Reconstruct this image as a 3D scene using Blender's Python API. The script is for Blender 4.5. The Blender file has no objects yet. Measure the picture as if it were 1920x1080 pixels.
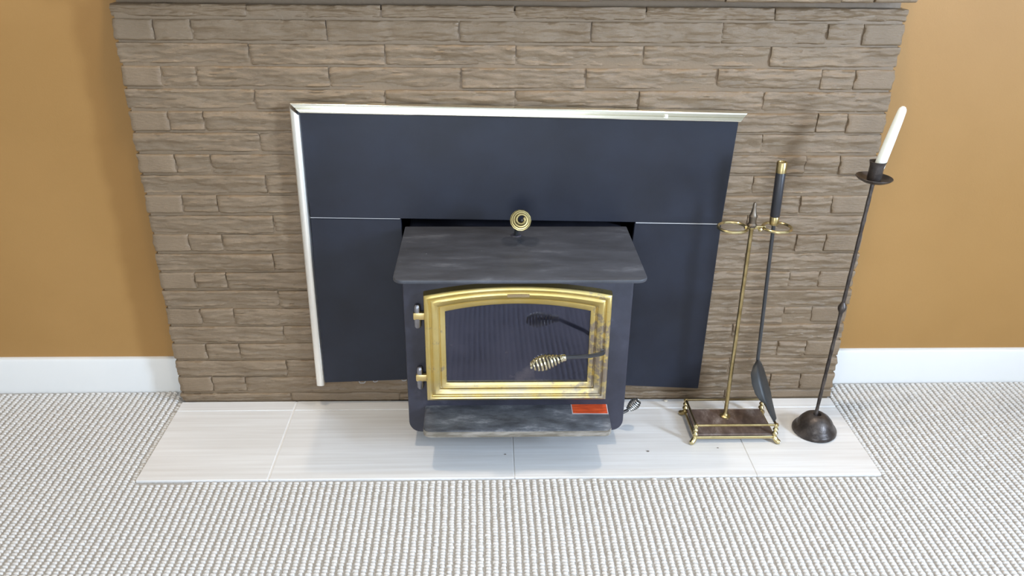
import bpy, bmesh, math, random
import numpy as np
from mathutils import Vector, Matrix, noise

random.seed(7)
scene = bpy.context.scene
COL = scene.collection

# ------------------------------------------------------------------ camera
CAM_P, CAM_YAW, CAM_ROLL = 0.44171, 0.032035, 0.011141
F_PX = 1570.68
cam = bpy.data.cameras.new('camera')
cam.sensor_fit = 'HORIZONTAL'
cam.sensor_width = 36.0
cam.lens = F_PX / 1920.0 * 36.0
cam.clip_start = 0.02
camo = bpy.data.objects.new('camera', cam)
COL.objects.link(camo)
fwd = Vector((math.sin(CAM_YAW) * math.cos(CAM_P), math.cos(CAM_YAW) * math.cos(CAM_P), -math.sin(CAM_P)))
rgt = Vector((math.cos(CAM_YAW), -math.sin(CAM_YAW), 0))
upv = rgt.cross(fwd)
r2 = math.cos(CAM_ROLL) * rgt + math.sin(CAM_ROLL) * upv
u2 = -math.sin(CAM_ROLL) * rgt + math.cos(CAM_ROLL) * upv
M = Matrix((r2, u2, -fwd)).transposed().to_4x4()
M.translation = Vector((-0.0616, -2.0044, 1.2975))
camo.matrix_world = M
scene.camera = camo

# ------------------------------------------------------------------ world, lights, exposure
scene.view_settings.view_transform = 'Standard'
scene.view_settings.look = 'None'
scene.view_settings.gamma = 1.0
scene.view_settings.use_curve_mapping = False
scene.view_settings.exposure = 0.05

world = bpy.data.worlds.new('world')
scene.world = world
world.use_nodes = True
world.node_tree.nodes['Background'].inputs[0].default_value = (0.62, 0.78, 1.0, 1)
world.node_tree.nodes['Background'].inputs[1].default_value = 1.0


def area(name, loc, target, sx, sy, power, color):
    l = bpy.data.lights.new(name, 'AREA')
    l.shape = 'RECTANGLE'
    l.size, l.size_y = sx, sy
    l.energy = power
    l.color = color
    o = bpy.data.objects.new(name, l)
    COL.objects.link(o)
    o.location = loc
    o.rotation_euler = (Vector(target) - Vector(loc)).to_track_quat('-Z', 'Y').to_euler()
    return o


# room extents (the camera stands inside)
RX0, RX1, RY0, CEIL = -2.7, 2.5, -4.6, 2.44
# daylight entering through the two window openings of the room
W1 = dict(x0=-1.15, x1=0.45, z0=0.08, z1=2.0)          # glazed door in the rear wall, behind the camera
W2 = dict(y0=-2.25, y1=-1.75, z0=0.85, z1=1.80)        # right wall
area('daylight_rear', ((W1['x0'] + W1['x1']) / 2, RY0 - 0.02, (W1['z0'] + W1['z1']) / 2),
     ((W1['x0'] + W1['x1']) / 2, 0, (W1['z0'] + W1['z1']) / 2), W1['x1'] - W1['x0'], W1['z1'] - W1['z0'],
     74, (0.86, 0.93, 1.0))
area('daylight_right', (RX1 + 0.02, (W2['y0'] + W2['y1']) / 2, (W2['z0'] + W2['z1']) / 2),
     (0, (W2['y0'] + W2['y1']) / 2, (W2['z0'] + W2['z1']) / 2), W2['y1'] - W2['y0'], W2['z1'] - W2['z0'],
     150, (0.62, 0.78, 1.0))


# ------------------------------------------------------------------ helpers
def new_obj(name, me, mat=None, parent=None):
    if mat is not None:
        me.materials.append(mat)
    o = bpy.data.objects.new(name, me)
    COL.objects.link(o)
    if parent is not None:
        o.parent = parent
    return o


def mesh_from(name, verts, faces, mat=None, parent=None, smooth=False, angle=None):
    me = bpy.data.meshes.new(name)
    me.from_pydata([tuple(v) for v in verts], [], faces)
    bm = bmesh.new()
    bm.from_mesh(me)
    bmesh.ops.recalc_face_normals(bm, faces=bm.faces)
    if angle is not None:
        for f in bm.faces:
            f.smooth = True
        for e in bm.edges:
            if len(e.link_faces) == 2 and e.calc_face_angle(0) > angle:
                e.smooth = False
    elif smooth:
        for f in bm.faces:
            f.smooth = True
    bm.to_mesh(me)
    bm.free()
    return new_obj(name, me, mat, parent)


def empty(name, loc=(0, 0, 0)):
    o = bpy.data.objects.new(name, None)
    o.empty_display_size = 0.05
    COL.objects.link(o)
    return o          # kept at the world origin: parts carry world coordinates


def tag(o, label=None, cat=None, group=None, kind=None):
    if label: o['label'] = label
    if cat: o['category'] = cat
    if group: o['group'] = group
    if kind: o['kind'] = kind
    return o


class MB:
    """collects shapes for one mesh"""
    def __init__(self):
        self.v, self.f = [], []

    def add(self, verts, faces):
        n = len(self.v)
        self.v += [Vector(x) for x in verts]
        self.f += [tuple(i + n for i in f) for f in faces]

    def box(self, x0, x1, y0, y1, z0, z1):
        v = [(x, y, z) for x in (x0, x1) for y in (y0, y1) for z in (z0, z1)]
        f = [(0, 1, 3, 2), (4, 6, 7, 5), (0, 4, 5, 1), (2, 3, 7, 6), (0, 2, 6, 4), (1, 5, 7, 3)]
        self.add(v, f)

    def tube(self, pts, rad, seg=10, cap=True, closed=False):
        pts = [Vector(p) for p in pts]
        n = len(pts)
        if not isinstance(rad, (list, tuple)):
            rad = [rad] * n
        tang = []
        for i in range(n):
            a = pts[(i - 1) % n] if (closed or i > 0) else pts[i]
            b = pts[(i + 1) % n] if (closed or i < n - 1) else pts[i]
            tang.append((b - a).normalized())
        t = tang[0]
        nrm = t.orthogonal().normalized()
        vs, fs = [], []
        for i in range(n):
            t = tang[i]
            nrm = (nrm - t * nrm.dot(t)).normalized()
            b = t.cross(nrm)
            for k in range(seg):
                a = 2 * math.pi * k / seg
                vs.append(pts[i] + rad[i] * (math.cos(a) * nrm + math.sin(a) * b))
        m = n if closed else n - 1
        for i in range(m):
            for k in range(seg):
                j = (i + 1) % n
                fs.append((i * seg + k, i * seg + (k + 1) % seg, j * seg + (k + 1) % seg, j * seg + k))
        if cap and not closed:
            fs.append(tuple(range(seg))[::-1])
            fs.append(tuple((n - 1) * seg + k for k in range(seg)))
        self.add(vs, fs)

    def lathe(self, prof, base=(0, 0, 0), axis=(0, 0, 1), seg=24, wobble=None):
        """prof: list of (radius, height)"""
        ax = Vector(axis).normalized()
        if abs(ax.z) > 0.95:
            e1 = Vector((1, 0, 0))
            e1 = (e1 - ax * e1.dot(ax)).normalized()
        else:
            e1 = ax.orthogonal().normalized()
        e2 = ax.cross(e1)
        b = Vector(base)
        vs, fs = [], []
        for (r, h) in prof:
            for k in range(seg):
                a = 2 * math.pi * k / seg
                rr = r * (1 + (wobble(a, h) if wobble else 0))
                vs.append(b + ax * h + rr * (math.cos(a) * e1 + math.sin(a) * e2))
        n = len(prof)
        for i in range(n - 1):
            for k in range(seg):
                fs.append((i * seg + k, i * seg + (k + 1) % seg, (i + 1) * seg + (k + 1) % seg, (i + 1) * seg + k))
        if prof[0][0] > 1e-5:
            fs.append(tuple(range(seg))[::-1])
        if prof[-1][0] > 1e-5:
            fs.append(tuple((n - 1) * seg + k for k in range(seg)))
        self.add(vs, fs)

    def prism(self, poly, y0, y1):
        """poly in (x, z), extruded along y"""
        n = len(poly)
        vs = [(p[0], y0, p[1]) for p in poly] + [(p[0], y1, p[1]) for p in poly]
        fs = [tuple(range(n)), tuple(range(2 * n - 1, n - 1, -1))]
        for i in range(n):
            j = (i + 1) % n
            fs.append((i, i + n, j + n, j))
        self.add(vs, fs)

    def prism_z(self, poly, z0, z1):
        n = len(poly)
        vs = [(p[0], p[1], z0) for p in poly] + [(p[0], p[1], z1) for p in poly]
        fs = [tuple(range(n))[::-1], tuple(range(n, 2 * n))]
        for i in range(n):
            j = (i + 1) % n
            fs.append((i, j, j + n, i + n))
        self.add(vs, fs)

    def build(self, name, mat, parent=None, bevel=0, seg=2, angle=0.6, smooth=True):
        me = bpy.data.meshes.new(name)
        me.from_pydata([tuple(v) for v in self.v], [], self.f)
        bm = bmesh.new()
        bm.from_mesh(me)
        bmesh.ops.remove_doubles(bm, verts=bm.verts, dist=1e-6)
        bmesh.ops.recalc_face_normals(bm, faces=bm.faces)
        if bevel:
            es = [e for e in bm.edges if len(e.link_faces) == 2 and e.calc_face_angle(0) > 0.5]
            bmesh.ops.bevel(bm, geom=es, offset=bevel, segments=seg, affect='EDGES', profile=0.5, clamp_overlap=True)
        if smooth:
            for f in bm.faces:
                f.smooth = True
            for e in bm.edges:
                if len(e.link_faces) == 2 and e.calc_face_angle(0) > angle:
                    e.smooth = False
        bm.to_mesh(me)
        bm.free()
        return new_obj(name, me, mat, parent)


def rounded_rect(x0, x1, y0, y1, r, n=6, corners=(1, 1, 1, 1)):
    """ccw from lower-left; corners order: ll, lr, ur, ul"""
    pts = []
    for (cx, cy, a0, c) in ((x0 + r, y0 + r, math.pi, corners[0]), (x1 - r, y0 + r, 1.5 * math.pi, corners[1]),
                            (x1 - r, y1 - r, 0, corners[2]), (x0 + r, y1 - r, 0.5 * math.pi, corners[3])):
        if c:
            for k in range(n + 1):
                a = a0 + 0.5 * math.pi * k / n
                pts.append((cx + r * math.cos(a), cy + r * math.sin(a)))
        else:
            sx = -1 if cx == x0 + r else 1
            sy = -1 if cy == y0 + r else 1
            pts.append((cx + sx * r, cy + sy * r))
    return pts


# ------------------------------------------------------------------ materials
def mat(name, color, rough=0.5, metal=0.0, spec=0.5, coat=0.0):
    m = bpy.data.materials.new(name)
    m.use_nodes = True
    b = m.node_tree.nodes['Principled BSDF']
    b.inputs['Base Color'].default_value = (*color, 1)
    b.inputs['Roughness'].default_value = rough
    b.inputs['Metallic'].default_value = metal
    b.inputs['Specular IOR Level'].default_value = spec
    b.inputs['Coat Weight'].default_value = coat
    return m


def nodes(m):
    return m.node_tree.nodes, m.node_tree.links, m.node_tree.nodes['Principled BSDF']


def coords(m, scale=(1, 1, 1), kind='Object'):
    N, L, _ = nodes(m)
    tc = N.new('ShaderNodeTexCoord')
    mp = N.new('ShaderNodeMapping')
    mp.inputs['Scale'].default_value = scale
    L.new(tc.outputs[kind], mp.inputs['Vector'])
    return mp.outputs['Vector']


def noise_tex(m, vec, scale=10, detail=4, rough=0.55):
    N, L, _ = nodes(m)
    t = N.new('ShaderNodeTexNoise')
    t.inputs['Scale'].default_value = scale
    t.inputs['Detail'].default_value = detail
    t.inputs['Roughness'].default_value = rough
    L.new(vec, t.inputs['Vector'])
    return t.outputs['Fac']


def ramp(m, fac, stops):
    N, L, _ = nodes(m)
    r = N.new('ShaderNodeValToRGB')
    cr = r.color_ramp
    while len(cr.elements) < len(stops):
        cr.elements.new(0.5)
    for e, (p, c) in zip(cr.elements, stops):
        e.position = p
        e.color = (*c, 1) if len(c) == 3 else c
    L.new(fac, r.inputs['Fac'])
    return r.outputs['Color']


def mixc(m, fac, a, b, mode='MIX'):
    N, L, _ = nodes(m)
    x = N.new('ShaderNodeMix')
    x.data_type = 'RGBA'
    x.blend_type = mode
    for sock, val in ((x.inputs[0], fac), (x.inputs[6], a), (x.inputs[7], b)):
        if isinstance(val, bpy.types.NodeSocket):
            L.new(val, sock)
        elif isinstance(val, (int, float)):
            sock.default_value = val
        else:
            sock.default_value = (*val, 1)
    return x.outputs[2]


def bump(m, fac, strength=0.3, dist=0.002):
    N, L, b = nodes(m)
    bp = N.new('ShaderNodeBump')
    bp.inputs['Strength'].default_value = strength
    bp.inputs['Distance'].default_value = dist
    L.new(fac, bp.inputs['Height'])
    L.new(bp.outputs['Normal'], b.inputs['Normal'])


def setc(m, sock, name='Base Color'):
    N, L, b = nodes(m)
    L.new(sock, b.inputs[name])


def speckled(m, c0, c1, scale, lo=0.4, hi=0.65, stretch=(1, 1, 1), detail=5):
    f = noise_tex(m, coords(m, stretch), scale, detail)
    setc(m, ramp(m, f, [(lo, c0), (hi, c1)]))
    return f


# painted split-face brick
M_brick = mat('painted_brick', (0.25, 0.2, 0.15), 0.32)
v = coords(M_brick, (1, 1, 1))
f1 = noise_tex(M_brick, v, 9, 4)
setc(M_brick, ramp(M_brick, f1, [(0.3, (0.184, 0.127, 0.076)), (0.7, (0.228, 0.162, 0.101))]))
f2 = noise_tex(M_brick, coords(M_brick, (60, 60, 230)), 1.0, 6, 0.7)
bump(M_brick, f2, 0.6, 0.004)
M_mortar = mat('painted_mortar', (0.19, 0.133, 0.081), 0.5)
bump(M_mortar, noise_tex(M_mortar, coords(M_mortar), 120, 4), 0.4, 0.002)

M_ochre = mat('ochre_wall_paint', (0.50, 0.255, 0.062), 0.55, spec=0.35)
f = noise_tex(M_ochre, coords(M_ochre), 2.2, 3)
setc(M_ochre, ramp(M_ochre, f, [(0.3, (0.320, 0.170, 0.050)), (0.7, (0.358, 0.195, 0.062))]))
bump(M_ochre, noise_tex(M_ochre, coords(M_ochre), 260, 3), 0.15, 0.001)
M_cream = mat('pale_cream_paint', (0.62, 0.58, 0.50), 0.6)
bump(M_cream, noise_tex(M_cream, coords(M_cream), 260, 3), 0.15, 0.001)
M_white = mat('white_trim_paint', (0.72, 0.715, 0.70), 0.3)
M_ceil = mat('ceiling_paint', (0.62, 0.61, 0.58), 0.8)
bump(M_ceil, noise_tex(M_ceil, coords(M_ceil), 90, 4), 0.3, 0.003)

# carpet
M_carpet_base = mat('carpet_ground', (0.36, 0.355, 0.37), 0.95, spec=0.1)
N, L, b = nodes(M_carpet_base)
f = noise_tex(M_carpet_base, coords(M_carpet_base), 300, 4)
setc(M_carpet_base, ramp(M_carpet_base, f, [(0.3, (0.37, 0.352, 0.33)), (0.7, (0.48, 0.462, 0.437))]))
bump(M_carpet_base, f, 0.6, 0.004)
M_loop = mat('carpet_loop', (0.72, 0.71, 0.72), 0.95, spec=0.1)
f = noise_tex(M_loop, coords(M_loop), 260, 4)
setc(M_loop, ramp(M_loop, f, [(0.25, (0.60, 0.575, 0.545)), (0.7, (0.74, 0.715, 0.685))]))
bump(M_loop, noise_tex(M_loop, coords(M_loop, (1, 1, 1)), 700, 3), 0.5, 0.002)

# hearth tile: pale stone with fine streaks running left to right
M_tile = mat('pale_stone_tile', (0.75, 0.74, 0.74), 0.28)
fa = noise_tex(M_tile, coords(M_tile, (2.5, 90, 2)), 1.0, 6, 0.6)
fb = noise_tex(M_tile, coords(M_tile, (1.2, 14, 1)), 1.0, 3, 0.5)
c1 = ramp(M_tile, fa, [(0.32, (0.72, 0.70, 0.68)), (0.68, (0.84, 0.835, 0.83))])
c2 = ramp(M_tile, fb, [(0.35, (0.90, 0.885, 0.87)), (0.65, (1, 1, 1))])
setc(M_tile, mixc(M_tile, 1.0, c1, c2, 'MULTIPLY'))
M_grout = mat('pale_grout', (0.82, 0.81, 0.80), 0.85)

# metals
M_panel = mat('black_enamel_panel', (0.020, 0.021, 0.027), 0.42, spec=0.38)
f = noise_tex(M_panel, coords(M_panel, (1, 1, 1)), 5, 5, 0.6)
setc(M_panel, ramp(M_panel, f, [(0.35, (0.009, 0.0105, 0.018)), (0.75, (0.016, 0.020, 0.035))]))
setc(M_panel, ramp(M_panel, noise_tex(M_panel, coords(M_panel), 7, 5), [(0.3, (0.36,) * 3), (0.7, (0.52,) * 3)]), 'Roughness')
bump(M_panel, noise_tex(M_panel, coords(M_panel), 500, 2), 0.08, 0.001)
M_edge = mat('lit_edge_and_shred', (0.42, 0.43, 0.45), 0.5)  # pale tone: painted light on panel edges, own colour of insulation shreds

M_iron = mat('black_stove_steel', (0.035, 0.034, 0.042), 0.48, spec=0.4)
fi = noise_tex(M_iron, coords(M_iron, (1, 1, 1)), 9, 6, 0.62)
setc(M_iron, ramp(M_iron, fi, [(0.38, (0.024, 0.024, 0.034)), (0.62, (0.040, 0.040, 0.058)), (0.8, (0.12, 0.12, 0.15))]))
bump(M_iron, noise_tex(M_iron, coords(M_iron), 350, 3), 0.12, 0.001)

M_slab = mat('dusty_stove_top', (0.05, 0.05, 0.05), 0.5)
fs = noise_tex(M_slab, coords(M_slab, (3, 9, 1)), 2.2, 7, 0.66)
fs2 = noise_tex(M_slab, coords(M_slab, (1, 1, 1)), 60, 4, 0.7)
ca = ramp(M_slab, fs, [(0.36, (0.042, 0.044, 0.053)), (0.58, (0.066, 0.070, 0.085)), (0.76, (0.17, 0.18, 0.205))])
cb = ramp(M_slab, fs2, [(0.70, (0, 0, 0)), (0.76, (0.35, 0.36, 0.38))])
setc(M_slab, mixc(M_slab, 1.0, ca, cb, 'ADD'))
bump(M_slab, fs2, 0.08, 0.001)

M_lip = mat('ash_dusted_lip', (0.1, 0.1, 0.11), 0.5)
fl = noise_tex(M_lip, coords(M_lip, (2.2, 6, 3)), 5, 8, 0.7)
setc(M_lip, ramp(M_lip, fl, [(0.38, (0.050, 0.052, 0.060)), (0.55, (0.12, 0.125, 0.14)), (0.72, (0.36, 0.36, 0.37))]))
M_lip_edge = mat('rubbed_lip_edge', (0.22, 0.19, 0.15), 0.55)
fe = noise_tex(M_lip_edge, coords(M_lip_edge, (10, 60, 60)), 1.5, 6)
setc(M_lip_edge, ramp(M_lip_edge, fe, [(0.4, (0.15, 0.13, 0.10)), (0.65, (0.36, 0.33, 0.29))]))

M_gold = mat('satin_gold_plate', (0.78, 0.60, 0.20), 0.38, 1.0)
# tarnish blotches: dense on the handle side of the door
N, L, b = nodes(M_gold)
tc = N.new('ShaderNodeTexCoord')
sep = N.new('ShaderNodeSeparateXYZ')
L.new(tc.outputs['Object'], sep.inputs[0])
mr = N.new('ShaderNodeMapRange')
mr.inputs['From Min'].default_value = 0.10
mr.inputs['From Max'].default_value = 0.20
mr.inputs['To Min'].default_value = -0.12
mr.inputs['To Max'].default_value = 0.06
L.new(sep.outputs['X'], mr.inputs['Value'])
fz = N.new('ShaderNodeMapRange')
fz.inputs['From Min'].default_value = 0.40
fz.inputs['From Max'].default_value = 0.36
fz.inputs['To Min'].default_value = -0.09
fz.inputs['To Max'].default_value = 0.03
L.new(sep.outputs['Z'], fz.inputs['Value'])
fg = noise_tex(M_gold, coords(M_gold, (1, 1, 1)), 55, 5, 0.65)
ad = N.new('ShaderNodeMath'); ad.operation = 'ADD'
L.new(fg, ad.inputs[0]); L.new(mr.outputs[0], ad.inputs[1])
ad2 = N.new('ShaderNodeMath'); ad2.operation = 'ADD'
L.new(ad.outputs[0], ad2.inputs[0]); L.new(fz.outputs[0], ad2.inputs[1])
spots = ramp(M_gold, ad2.outputs[0], [(0.49, (0, 0, 0)), (0.64, (1, 1, 1))])
fg2 = noise_tex(M_gold, coords(M_gold, (1, 1, 1)), 14, 4)
gold = ramp(M_gold, fg2, [(0.3, (0.64, 0.48, 0.15)), (0.7, (0.72, 0.58, 0.26))])
dz = N.new('ShaderNodeMapRange')
dz.inputs['From Min'].default_value = 0.215
dz.inputs['From Max'].default_value = 0.185
L.new(sep.outputs['Z'], dz.inputs['Value'])
dn = ramp(M_gold, noise_tex(M_gold, coords(M_gold, (1, 1, 1)), 22, 5, 0.6), [(0.35, (0.15,) * 3), (0.62, (0.85,) * 3)])
dm = N.new('ShaderNodeMath'); dm.operation = 'MULTIPLY'
L.new(dz.outputs[0], dm.inputs[0]); L.new(dn, dm.inputs[1])
worn = mixc(M_gold, spots, gold, (0.34, 0.28, 0.22))
setc(M_gold, mixc(M_gold, dm.outputs[0], worn, (0.50, 0.44, 0.33)))
setc(M_gold, ramp(M_gold, ad2.outputs[0], [(0.5, (0.42,) * 3), (0.6, (0.52,) * 3)]), 'Roughness')
bump(M_gold, fg, 0.06, 0.001)

M_hinge = mat('dull_gold_hinge', (0.72, 0.56, 0.26), 0.38, 1.0)
M_pin = mat('grey_steel_pin', (0.30, 0.30, 0.33), 0.35, 1.0)
M_name = mat('worn_nameplate', (0.46, 0.36, 0.22), 0.45, 1.0)
bump(M_name, noise_tex(M_name, coords(M_name, (300, 60, 160)), 1, 2), 0.6, 0.001)

M_trim = mat('polished_pale_brass', (0.93, 0.91, 0.80), 0.16, 1.0)
M_trim_side = mat('satin_pale_brass', (0.95, 0.93, 0.88), 0.36, 1.0)
M_brass = mat('antique_brass', (0.56, 0.42, 0.17), 0.34, 1.0)
f = noise_tex(M_brass, coords(M_brass), 40, 4)
setc(M_brass, ramp(M_brass, f, [(0.35, (0.36, 0.27, 0.12)), (0.65, (0.54, 0.43, 0.22))]))
M_brass_dark = mat('dark_brass', (0.25, 0.19, 0.10), 0.35, 1.0)  # darker brass, only on the back and side gallery rails
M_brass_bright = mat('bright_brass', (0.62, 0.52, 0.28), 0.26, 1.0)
M_nickel = mat('brass_plated_wire', (0.74, 0.68, 0.50), 0.2, 1.0)
M_wire_grey = mat('steel_wire', (0.42, 0.42, 0.40), 0.3, 1.0)
M_finial = mat('dull_pewter_brass', (0.20, 0.165, 0.13), 0.45, 1.0)
M_wire_gold = mat('gold_wire', (0.52, 0.43, 0.20), 0.32, 1.0)
M_rod = mat('black_steel_rod', (0.030, 0.031, 0.034), 0.3, spec=0.6)
M_pan = mat('sooty_black_pan', (0.016, 0.017, 0.018), 0.5)
M_grip = mat('black_leather_grip', (0.022, 0.022, 0.027), 0.42)
M_dark = mat('firebox_black', (0.006, 0.006, 0.006), 0.9, spec=0.1)

M_marble = mat('mottled_bronze_plate', (0.2, 0.14, 0.1), 0.22, 0.3)
fm = noise_tex(M_marble, coords(M_marble, (16, 6, 10)), 2.6, 7, 0.7)
setc(M_marble, ramp(M_marble, fm, [(0.34, (0.10, 0.065, 0.052)), (0.52, (0.17, 0.12, 0.10)), (0.70, (0.34, 0.28, 0.25))]))

M_bronze = mat('dark_hammered_iron', (0.055, 0.045, 0.040), 0.38, 0.6)
fbz = noise_tex(M_bronze, coords(M_bronze), 26, 6, 0.65)
setc(M_bronze, ramp(M_bronze, fbz, [(0.4, (0.042, 0.034, 0.031)), (0.7, (0.13, 0.11, 0.10))]))
bump(M_bronze, noise_tex(M_bronze, coords(M_bronze), 140, 3), 0.3, 0.002)
M_wax = mat('white_wax', (0.84, 0.86, 0.80), 0.45)
nodes(M_wax)[2].inputs['Subsurface Weight'].default_value = 0.15
nodes(M_wax)[2].inputs['Subsurface Radius'].default_value = (0.01, 0.008, 0.006)

M_red = mat('red_warning_label', (0.62, 0.07, 0.018), 0.4)
fr = noise_tex(M_red, coords(M_red, (30, 260, 30)), 1.0, 4, 0.7)
setc(M_red, ramp(M_red, fr, [(0.35, (0.40, 0.055, 0.02)), (0.55, (0.66, 0.085, 0.02)), (0.75, (0.72, 0.16, 0.06))]))
M_label_edge = mat('label_border', (0.52, 0.46, 0.47), 0.5)

# sooty door glass
M_glass = bpy.data.materials.new('sooty_door_glass')
M_glass.use_nodes = True
N, L, b = nodes(M_glass)
b.inputs['Base Color'].default_value = (0.012, 0.011, 0.013, 1)
b.inputs['Roughness'].default_value = 0.06
b.inputs['Specular IOR Level'].default_value = 1.0
b.inputs['Coat Weight'].default_value = 0.4
b.inputs['Coat Tint'].default_value = (0.9, 0.9, 1, 1)
b.inputs['Specular Tint'].default_value = (0.55, 0.62, 1.0, 1)
b.inputs['IOR'].default_value = 1.52
fgl = noise_tex(M_glass, coords(M_glass, (1, 1, 1)), 7, 5, 0.6)
setc(M_glass, ramp(M_glass, fgl, [(0.42, (0.010, 0.010, 0.014)), (0.60, (0.024, 0.022, 0.028)), (0.74, (0.085, 0.068, 0.062))]))
setc(M_glass, ramp(M_glass, fgl, [(0.4, (0.05,) * 3), (0.75, (0.22,) * 3)]), 'Roughness')

M_crumb = mat('ash_crumb', (0.16, 0.13, 0.11), 0.9)
M_crumb_pale = mat('mortar_crumb', (0.62, 0.55, 0.45), 0.9)

# ------------------------------------------------------------------ room shell
YL, YR = 0.074, 0.102       # plaster faces left and right of the chimney breast
ZF = -0.0075                 # carpet backing level (hearth top is z = 0)

m = MB(); m.box(RX0 - 0.1, RX1 + 0.1, RY0 - 0.1, 0.25, ZF - 0.08, ZF)
floor = tag(m.build('floor', M_carpet_base, smooth=False), kind='structure')
floor['label'] = 'pale grey looped carpet floor'
m = MB(); m.box(RX0 - 0.1, RX1 + 0.1, RY0 - 0.1, 0.25, CEIL, CEIL + 0.08)
tag(m.build('ceiling', M_ceil, smooth=False), kind='structure')
m = MB(); m.box(RX0, -0.90, YL, YL + 0.12, ZF, CEIL)
tag(m.build('wall_fireplace_left', M_ochre, smooth=False), 'ochre painted wall left of the brick fireplace', kind='structure')
m = MB(); m.box(0.90, RX1, YR, YR + 0.12, ZF, CEIL)
tag(m.build('wall_fireplace_right', M_ochre, smooth=False), 'ochre painted wall right of the brick fireplace', kind='structure')
m = MB(); m.box(RX0 - 0.1, RX0, RY0, 0.2, ZF, CEIL)
tag(m.build('wall_left', M_cream, smooth=False), kind='structure')


def wall_with_hole(name, axis, pos0, pos1, a0, a1, h0, h1):
    """axis 'x': wall spans x range (a), at y pos; axis 'y': wall spans y range, at x pos"""
    m = MB()
    A0, A1 = (RX0, RX1) if axis == 'x' else (RY0, 0.2)
    segs = [(A0, a0, ZF, CEIL), (a1, A1, ZF, CEIL), (a0, a1, ZF, h0), (a0, a1, h1, CEIL)]
    for (s0, s1, z0, z1) in segs:
        if axis == 'x': m.box(s0, s1, pos0, pos1, z0, z1)
        else: m.box(pos0, pos1, s0, s1, z0, z1)
    return tag(m.build(name, M_cream, smooth=False), kind='structure')


wall_with_hole('wall_rear', 'x', RY0 - 0.1, RY0, W1['x0'], W1['x1'], W1['z0'], W1['z1'])
wall_with_hole('wall_right', 'y', RX1, RX1 + 0.1, W2['y0'], W2['y1'], W2['z0'], W2['z1'])


def window(name, axis, pos, a0, a1, z0, z1, n):
    root = empty(name); tag(root, kind='structure')

    def bar(nm, s0, s1, q0, q1, d=0.02):
        m = MB()
        if axis == 'x': m.box(s0, s1, pos, pos + d, q0, q1)
        else: m.box(pos - d, pos, s0, s1, q0, q1)
        m.build(nm, M_white, root, bevel=0.003)
    w = 0.06
    bar('window_frame', a0 - w, a1 + w, z1, z1 + w); bar('window_frame', a0 - w, a1 + w, z0 - w, z0, 0.05)
    bar('window_frame', a0 - w, a0, z0, z1); bar('window_frame', a1, a1 + w, z0, z1)
    for k in range(1, n):
        c = a0 + (a1 - a0) * k / n
        bar('mullion', c - 0.025, c + 0.025, z0, z1)
    return root


window('window_1', 'x', RY0 + 0.001, W1['x0'], W1['x1'], W1['z0'], W1['z1'], 2)
window('window_2', 'y', RX1 - 0.001, W2['y0'], W2['y1'], W2['z0'], W2['z1'], 1)


def baseboard(name, x0, x1, yw, label):
    prof = [(yw, ZF), (yw - 0.013, ZF), (yw - 0.013, 0.094), (yw - 0.010, 0.101), (yw - 0.006, 0.1035), (yw, 0.104)]
    m = MB(); n = len(prof)
    vs = [(x, p[0], p[1]) for x in (x0, x1) for p in prof]
    fs = [tuple(range(n)), tuple(range(2 * n - 1, n - 1, -1))] + [(i, i + n, (i + 1) % n + n, (i + 1) % n) for i in range(n)]
    m.add(vs, fs)
    tag(m.build(name, M_white), label, kind='structure')


baseboard('baseboard_left', RX0, -0.904, YL, 'white painted baseboard left of the brick fireplace')
baseboard('baseboard_right', 0.904, RX1, YR, 'white painted baseboard right of the brick fireplace')

# recessed ceiling lamps (out of the picture, warm light from above the hearth)
M_lampglow = mat('lamp_lens', (1, 1, 1), 0.5)
nodes(M_lampglow)[2].inputs['Emission Color'].default_value = (1, 0.82, 0.58, 1)
nodes(M_lampglow)[2].inputs['Emission Strength'].default_value = 3.0
LAMPS = [(-0.62, -0.42, 'left'), (0.62, -0.42, 'right')]
for (lx, ly, side) in LAMPS:
    root = empty('ceiling_light')
    tag(root, 'round recessed ceiling light above the %s end of the hearth' % side, 'light', 'recessed lights above the hearth')
    m = MB(); m.lathe([(0.055, 0), (0.075, 0), (0.078, 0.004), (0.075, 0.008), (0.055, 0.008), (0.055, 0)], (lx, ly, CEIL - 0.009), seg=28)
    m.build('ring', M_white, root)
    m = MB(); m.lathe([(0.0, 0), (0.054, 0), (0.054, 0.003), (0, 0.003)], (lx, ly, CEIL - 0.005), seg=28)
    m.build('lens', M_lampglow, root)
    l = bpy.data.lights.new('ceiling_light_lamp', 'AREA')
    l.shape = 'DISK'; l.size = 0.10; l.energy = 8.5; l.color = (1.0, 0.86, 0.68); l.spread = math.radians(140)
    lo = bpy.data.objects.new('ceiling_light_lamp', l); COL.objects.link(lo)
    lo.location = (lx, ly, CEIL - 0.012); lo.parent = root

# ------------------------------------------------------------------ chimney breast
OPX0, OPX1, OPZ = -0.335, 0.365, 0.64
NX0, NX1, NZ = -0.268, 0.290, 0.134      # the opening narrows at its foot
W2B = 0.915
m = MB()
for (y_, za_, zb_) in ((0.0052, ZF, 1.050), (0.030, 1.050, 1.0765), (0.0052, 1.0765, CEIL)):
    m.box(-W2B + 0.006, OPX0, y_, 0.16, za_, zb_)
    m.box(OPX1, W2B - 0.006, y_, 0.16, za_, zb_)
    m.box(OPX0, OPX1, y_, 0.16, max(za_, OPZ), zb_)
m.box(OPX0, NX0, 0.0045, 0.16, ZF, NZ)
m.box(NX1, OPX1, 0.0045, 0.16, ZF, NZ)
chim = tag(m.build('wall_chimney', M_mortar, smooth=False), 'taupe painted split-face brick chimney breast', kind='structure')
m = MB()
m.box(OPX0 - 0.02, OPX0, 0.16, 0.56, ZF, OPZ + 0.02); m.box(OPX1, OPX1 + 0.02, 0.16, 0.56, ZF, OPZ + 0.02)
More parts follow.
